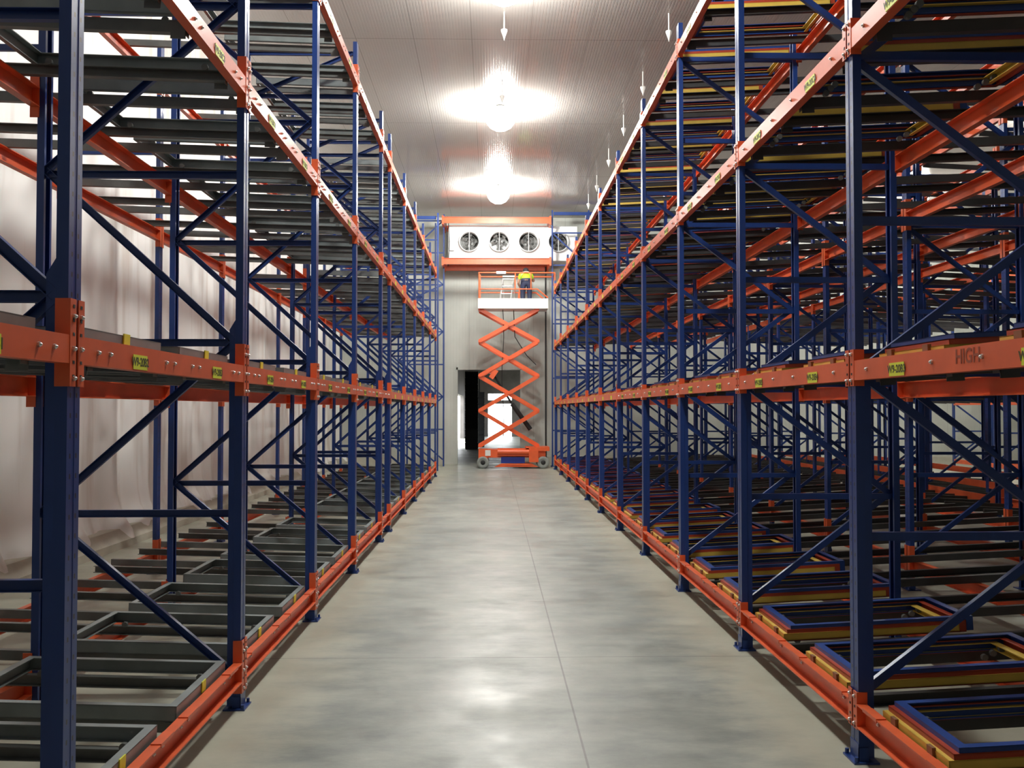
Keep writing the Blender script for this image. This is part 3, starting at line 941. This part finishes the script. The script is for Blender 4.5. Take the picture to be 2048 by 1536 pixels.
# platform
pz = 5.06
pf = MB().box(-.46, 1.76, .05, 1.05, pz, pz + .06).box(-.46, 1.76, .05, .08, pz + .06, pz + .32).box(-.46, 1.76, 1.02, 1.05, pz + .06, pz + .32).box(-.46, -.43, .08, 1.02, pz + .06, pz + .32)
pf.box(-.46, 1.76, .03, .05, pz, pz + .10)
put('platform', pf.mesh('platform', M_WHITE), lift)
rt = 6.20
def rail_post(mb, x, y, z0, z1): mb.tube((x, y, z0), (x, y, z1), .019, 8)
for yy in (.07, 1.03):
    g = MB()
    g.tube((-.44, yy, rt), (1.98, yy, rt), .022, 8)
    g.tube((-.44, yy, rt - .52), (1.42, yy, rt - .52), .02, 8)
    g.tube((1.42, yy, rt - .52), (1.76, yy, pz + .34), .02, 8)
    for x in (-.43,): rail_post(g, x, yy, pz + .3, rt)
    for x in (.72, 1.22, 1.98): rail_post(g, x, yy, rt - .52 if x < 1.5 else rt - .30, rt)
    rail_post(g, .85, yy, pz + .3, rt - .52)
    put('guard_rail', g.mesh('guard_rail', M_LIFT), lift)
g = MB().tube((-.43, .07, rt), (-.43, 1.03, rt), .02, 8).tube((-.43, .07, rt - .52), (-.43, 1.03, rt - .52), .02, 8).bar((-.40, .5, pz + .3), (-.40, .5, rt), .05, .04, up=(1, 0, 0))
put('guard_rail', g.mesh('guard_rail', M_LIFT), lift)
g = MB().tube((1.98, .07, rt), (1.98, 1.03, rt), .02, 8)
put('guard_rail', g.mesh('guard_rail', M_LIFT), lift)
put('platform_sign', MB().box(.12, .42, .035, .05, rt - .04, rt + .04).mesh('platform_sign', M_WHITE), lift)
pts = [(.33, .5, pz)] + [(.33 + .03 * math.sin(k), .5, pz - .45 * k) for k in range(1, 10)]
put('hose', MB().path(pts, .012, 6).mesh('hose', M_BLACK), lift)
pts = [(.68, .6, pz), (.70, .6, 4.5), (.72, .6, 4.2), (1.1, .6, 3.6), (1.4, .6, 3.3)]
put('hose', MB().path(pts, .014, 6).mesh('hose', M_BLACK), lift)
# stepladder on the platform
sl = put('stepladder', None, None, (.52, LY0 + .55, pz + .06))
tag(sl, 'small pale aluminium stepladder standing on the lift platform beside the worker', 'stepladder')
a = MB()
for sx in (-.17, .17): a.bar((sx - .14, -.18, 0), (sx, 0, 1.0), .025, .05)
put('front_leg', a.mesh('front_leg', M_ALU), sl)
a = MB()
for sx in (-.17, .17): a.bar((sx + .02, .30, 0), (sx, .03, 1.0), .02, .03)
put('rear_leg', a.mesh('rear_leg', M_ALU), sl)
for k in range(4):
    z = .22 + .24 * k
    put('tread', MB().box(-.17 - .14 * (1 - z), .17 - .14 * (1 - z), -.18 * (1 - z) - .05, -.18 * (1 - z) + .05, z - .012, z + .012).mesh('tread', M_ALU), sl)
put('top_cap', MB().box(-.2, .2, -.08, .08, 1.0, 1.04).mesh('top_cap', M_ALU), sl)

# ------------------------------------------------------------------ worker
M_SKIN = mat('skin', (0.45, 0.25, 0.17), 0.55)
M_HIVIS = mat('lime_hivis', (0.50, 0.85, 0.03), 0.6, var=0.05)
M_TROUS = mat('navy_trousers', (0.014, 0.020, 0.055), 0.7)
M_HAIR = mat('dark_hair', (0.010, 0.009, 0.012), 0.7)
M_REFL = mat('reflective_tape', (0.75, 0.76, 0.74), 0.3)
def skin(name, verts, edges, radii, m, parent=None, root=0, lvl=2):
    me = bpy.data.meshes.new(name)
    me.from_pydata(verts, edges, [])
    me.materials.append(m)
    o = put(name, me, parent)
    md = o.modifiers.new('skin', 'SKIN'); md.use_smooth_shade = True
    sv = me.skin_vertices[0].data
    for i, r in enumerate(radii):
        sv[i].radius = (r, r) if not isinstance(r, tuple) else r
        sv[i].use_root = (i == root)
    s = o.modifiers.new('sub', 'SUBSURF'); s.levels = lvl; s.render_levels = lvl
    return o
pw = put('person', None, None, (1.08, LY0 + .42, pz + .06))
tag(pw, 'worker in lime hi-vis shirt and navy trousers bending on the lift platform', 'person')
# facing away (+y), hips at .90, bent well forward at the waist
V = [(0, 0, .86), (0, .09, .95), (0, .20, 1.02), (0, .32, 1.07), (0, .40, 1.12), (0, .44, 1.18), (0, .47, 1.25),        # pelvis, waist, chest, shoulders, neck, skull base, crown
     (-.09, 0, .86), (-.11, .05, .46), (-.11, -.02, .09), (-.11, .11, .04),
     (.09, 0, .86), (.11, .05, .46), (.11, -.02, .09), (.11, .11, .04),
     (-.18, .31, 1.07), (-.25, .36, .84), (-.18, .52, .72), (-.17, .56, .71),
     (.18, .31, 1.07), (.26, .42, .90), (.18, .60, 1.00), (.17, .65, 1.01)]
E = [(0, 1), (1, 2), (2, 3), (3, 4), (4, 5), (5, 6), (0, 7), (7, 8), (8, 9), (9, 10), (0, 11), (11, 12), (12, 13), (13, 14), (3, 15), (15, 16), (16, 17), (17, 18), (3, 19), (19, 20), (20, 21), (21, 22)]
Rr = [.05, .04, .05, .09, .06, .075, .085, .10, .062, .042, .038, .10, .062, .042, .038, .065, .045, .033, .03, .065, .045, .033, .03]
skin('body', V, E, Rr, M_SKIN, pw)
# shirt over the torso and upper arms
V2 = [(0, -.01, .85), (0, .11, .97), (0, .20, 1.02), (0, .31, 1.06), (0, .38, 1.10), (-.18, .31, 1.07), (-.225, .34, .93), (.18, .31, 1.07), (.23, .375, .97)]
E2 = [(0, 1), (1, 2), (2, 3), (3, 4), (3, 5), (5, 6), (3, 7), (7, 8)]
skin('shirt', V2, E2, [.16, .16, .17, .155, .085, .085, .066, .085, .066], M_HIVIS, pw)
V3 = [(0, 0, .84), (0, .12, .985), (-.095, 0, .80), (-.11, .05, .46), (-.11, -.01, .10), (.095, 0, .80), (.11, .05, .46), (.11, -.01, .10)]
E3 = [(0, 1), (0, 2), (2, 3), (3, 4), (0, 5), (5, 6), (6, 7)]
skin('trousers', V3, E3, [.160, .158, .12, .085, .07, .12, .085, .07], M_TROUS, pw)
for sx in (-.11, .11):
    skin('boot', [(sx, -.05, .06), (sx, .05, .05), (sx, .15, .045)], [(0, 1), (1, 2)], [.055, .052, .042], M_BLACK, pw)
hd = MB().lathe([(.001, .12), (.05, .112), (.085, .08), (.098, .03), (.092, -.03), (.07, -.08), (.03, -.10)], 20)
h_ = put('hair', hd.mesh('hair', M_HAIR), pw, (0, .465, 1.235), (math.radians(-20), 0, 0))
fc = MB().lathe([(.001, .07), (.06, .06), (.08, .02), (.078, -.03), (.06, -.085), (.03, -.11), (.001, -.115)], 18)
put('face', fc.mesh('face', M_SKIN), pw, (0, .50, 1.215), (math.radians(-20), 0, 0))
put('nose', MB().tube((0, 0, 0), (0, .03, -.02), .014, 8, .01).mesh('nose', M_SKIN), pw, (0, .575, 1.20))
for sx in (-1, 1): put('ear', MB().lathe([(.001, -.012), (.022, -.008), (.028, 0), (.02, .008), (.001, .01)], 12, 'x').mesh('ear', M_SKIN), pw, (sx * .094, .475, 1.22))
for sx in (-1, 1): put('eye', MB().lathe([(.001, .010), (.010, 0), (.001, -.010)], 10).mesh('eye', M_HAIR), pw, (sx * .03, .572, 1.225))
put('mouth', MB().box(-.022, .022, 0, .006, -.003, .003).mesh('mouth', M_CRED), pw, (0, .56, 1.165))
for (hx, hy, hz, d) in ((-.17, .58, .705, -1), (.17, .67, 1.01, 1)):
    hv = [(hx, hy, hz), (hx, hy + .05, hz)]
    ed = [(0, 1)]; rd = [.026, .030]
    for k in range(4):
        b0 = len(hv); fx = hx + (k - 1.5) * .019; ln = (.068, .078, .072, .056)[k]
        hv += [(fx, hy + .075, hz - .002), (fx, hy + .075 + ln * .5, hz - .012), (fx, hy + .075 + ln * .8, hz - .035)]
        ed += [(1, b0), (b0, b0 + 1), (b0 + 1, b0 + 2)]; rd += [.010, .009, .008]
    b0 = len(hv); hv += [(hx - d * .035, hy + .035, hz - .01), (hx - d * .05, hy + .075, hz - .025)]; ed += [(0, b0), (b0, b0 + 1)]; rd += [.012, .010]
    skin('hand', hv, ed, rd, M_SKIN, pw, lvl=1)
for z0, y0 in ((.975, .12), (1.035, .235)):
    put('reflective_band', MB().lathe([(.182, -.022), (.186, 0), (.182, .022)], 24).mesh('reflective_band', M_REFL), pw, (0, y0, z0), (math.radians(-63), 0, 0))

# ------------------------------------------------------------------ things in the loading passage
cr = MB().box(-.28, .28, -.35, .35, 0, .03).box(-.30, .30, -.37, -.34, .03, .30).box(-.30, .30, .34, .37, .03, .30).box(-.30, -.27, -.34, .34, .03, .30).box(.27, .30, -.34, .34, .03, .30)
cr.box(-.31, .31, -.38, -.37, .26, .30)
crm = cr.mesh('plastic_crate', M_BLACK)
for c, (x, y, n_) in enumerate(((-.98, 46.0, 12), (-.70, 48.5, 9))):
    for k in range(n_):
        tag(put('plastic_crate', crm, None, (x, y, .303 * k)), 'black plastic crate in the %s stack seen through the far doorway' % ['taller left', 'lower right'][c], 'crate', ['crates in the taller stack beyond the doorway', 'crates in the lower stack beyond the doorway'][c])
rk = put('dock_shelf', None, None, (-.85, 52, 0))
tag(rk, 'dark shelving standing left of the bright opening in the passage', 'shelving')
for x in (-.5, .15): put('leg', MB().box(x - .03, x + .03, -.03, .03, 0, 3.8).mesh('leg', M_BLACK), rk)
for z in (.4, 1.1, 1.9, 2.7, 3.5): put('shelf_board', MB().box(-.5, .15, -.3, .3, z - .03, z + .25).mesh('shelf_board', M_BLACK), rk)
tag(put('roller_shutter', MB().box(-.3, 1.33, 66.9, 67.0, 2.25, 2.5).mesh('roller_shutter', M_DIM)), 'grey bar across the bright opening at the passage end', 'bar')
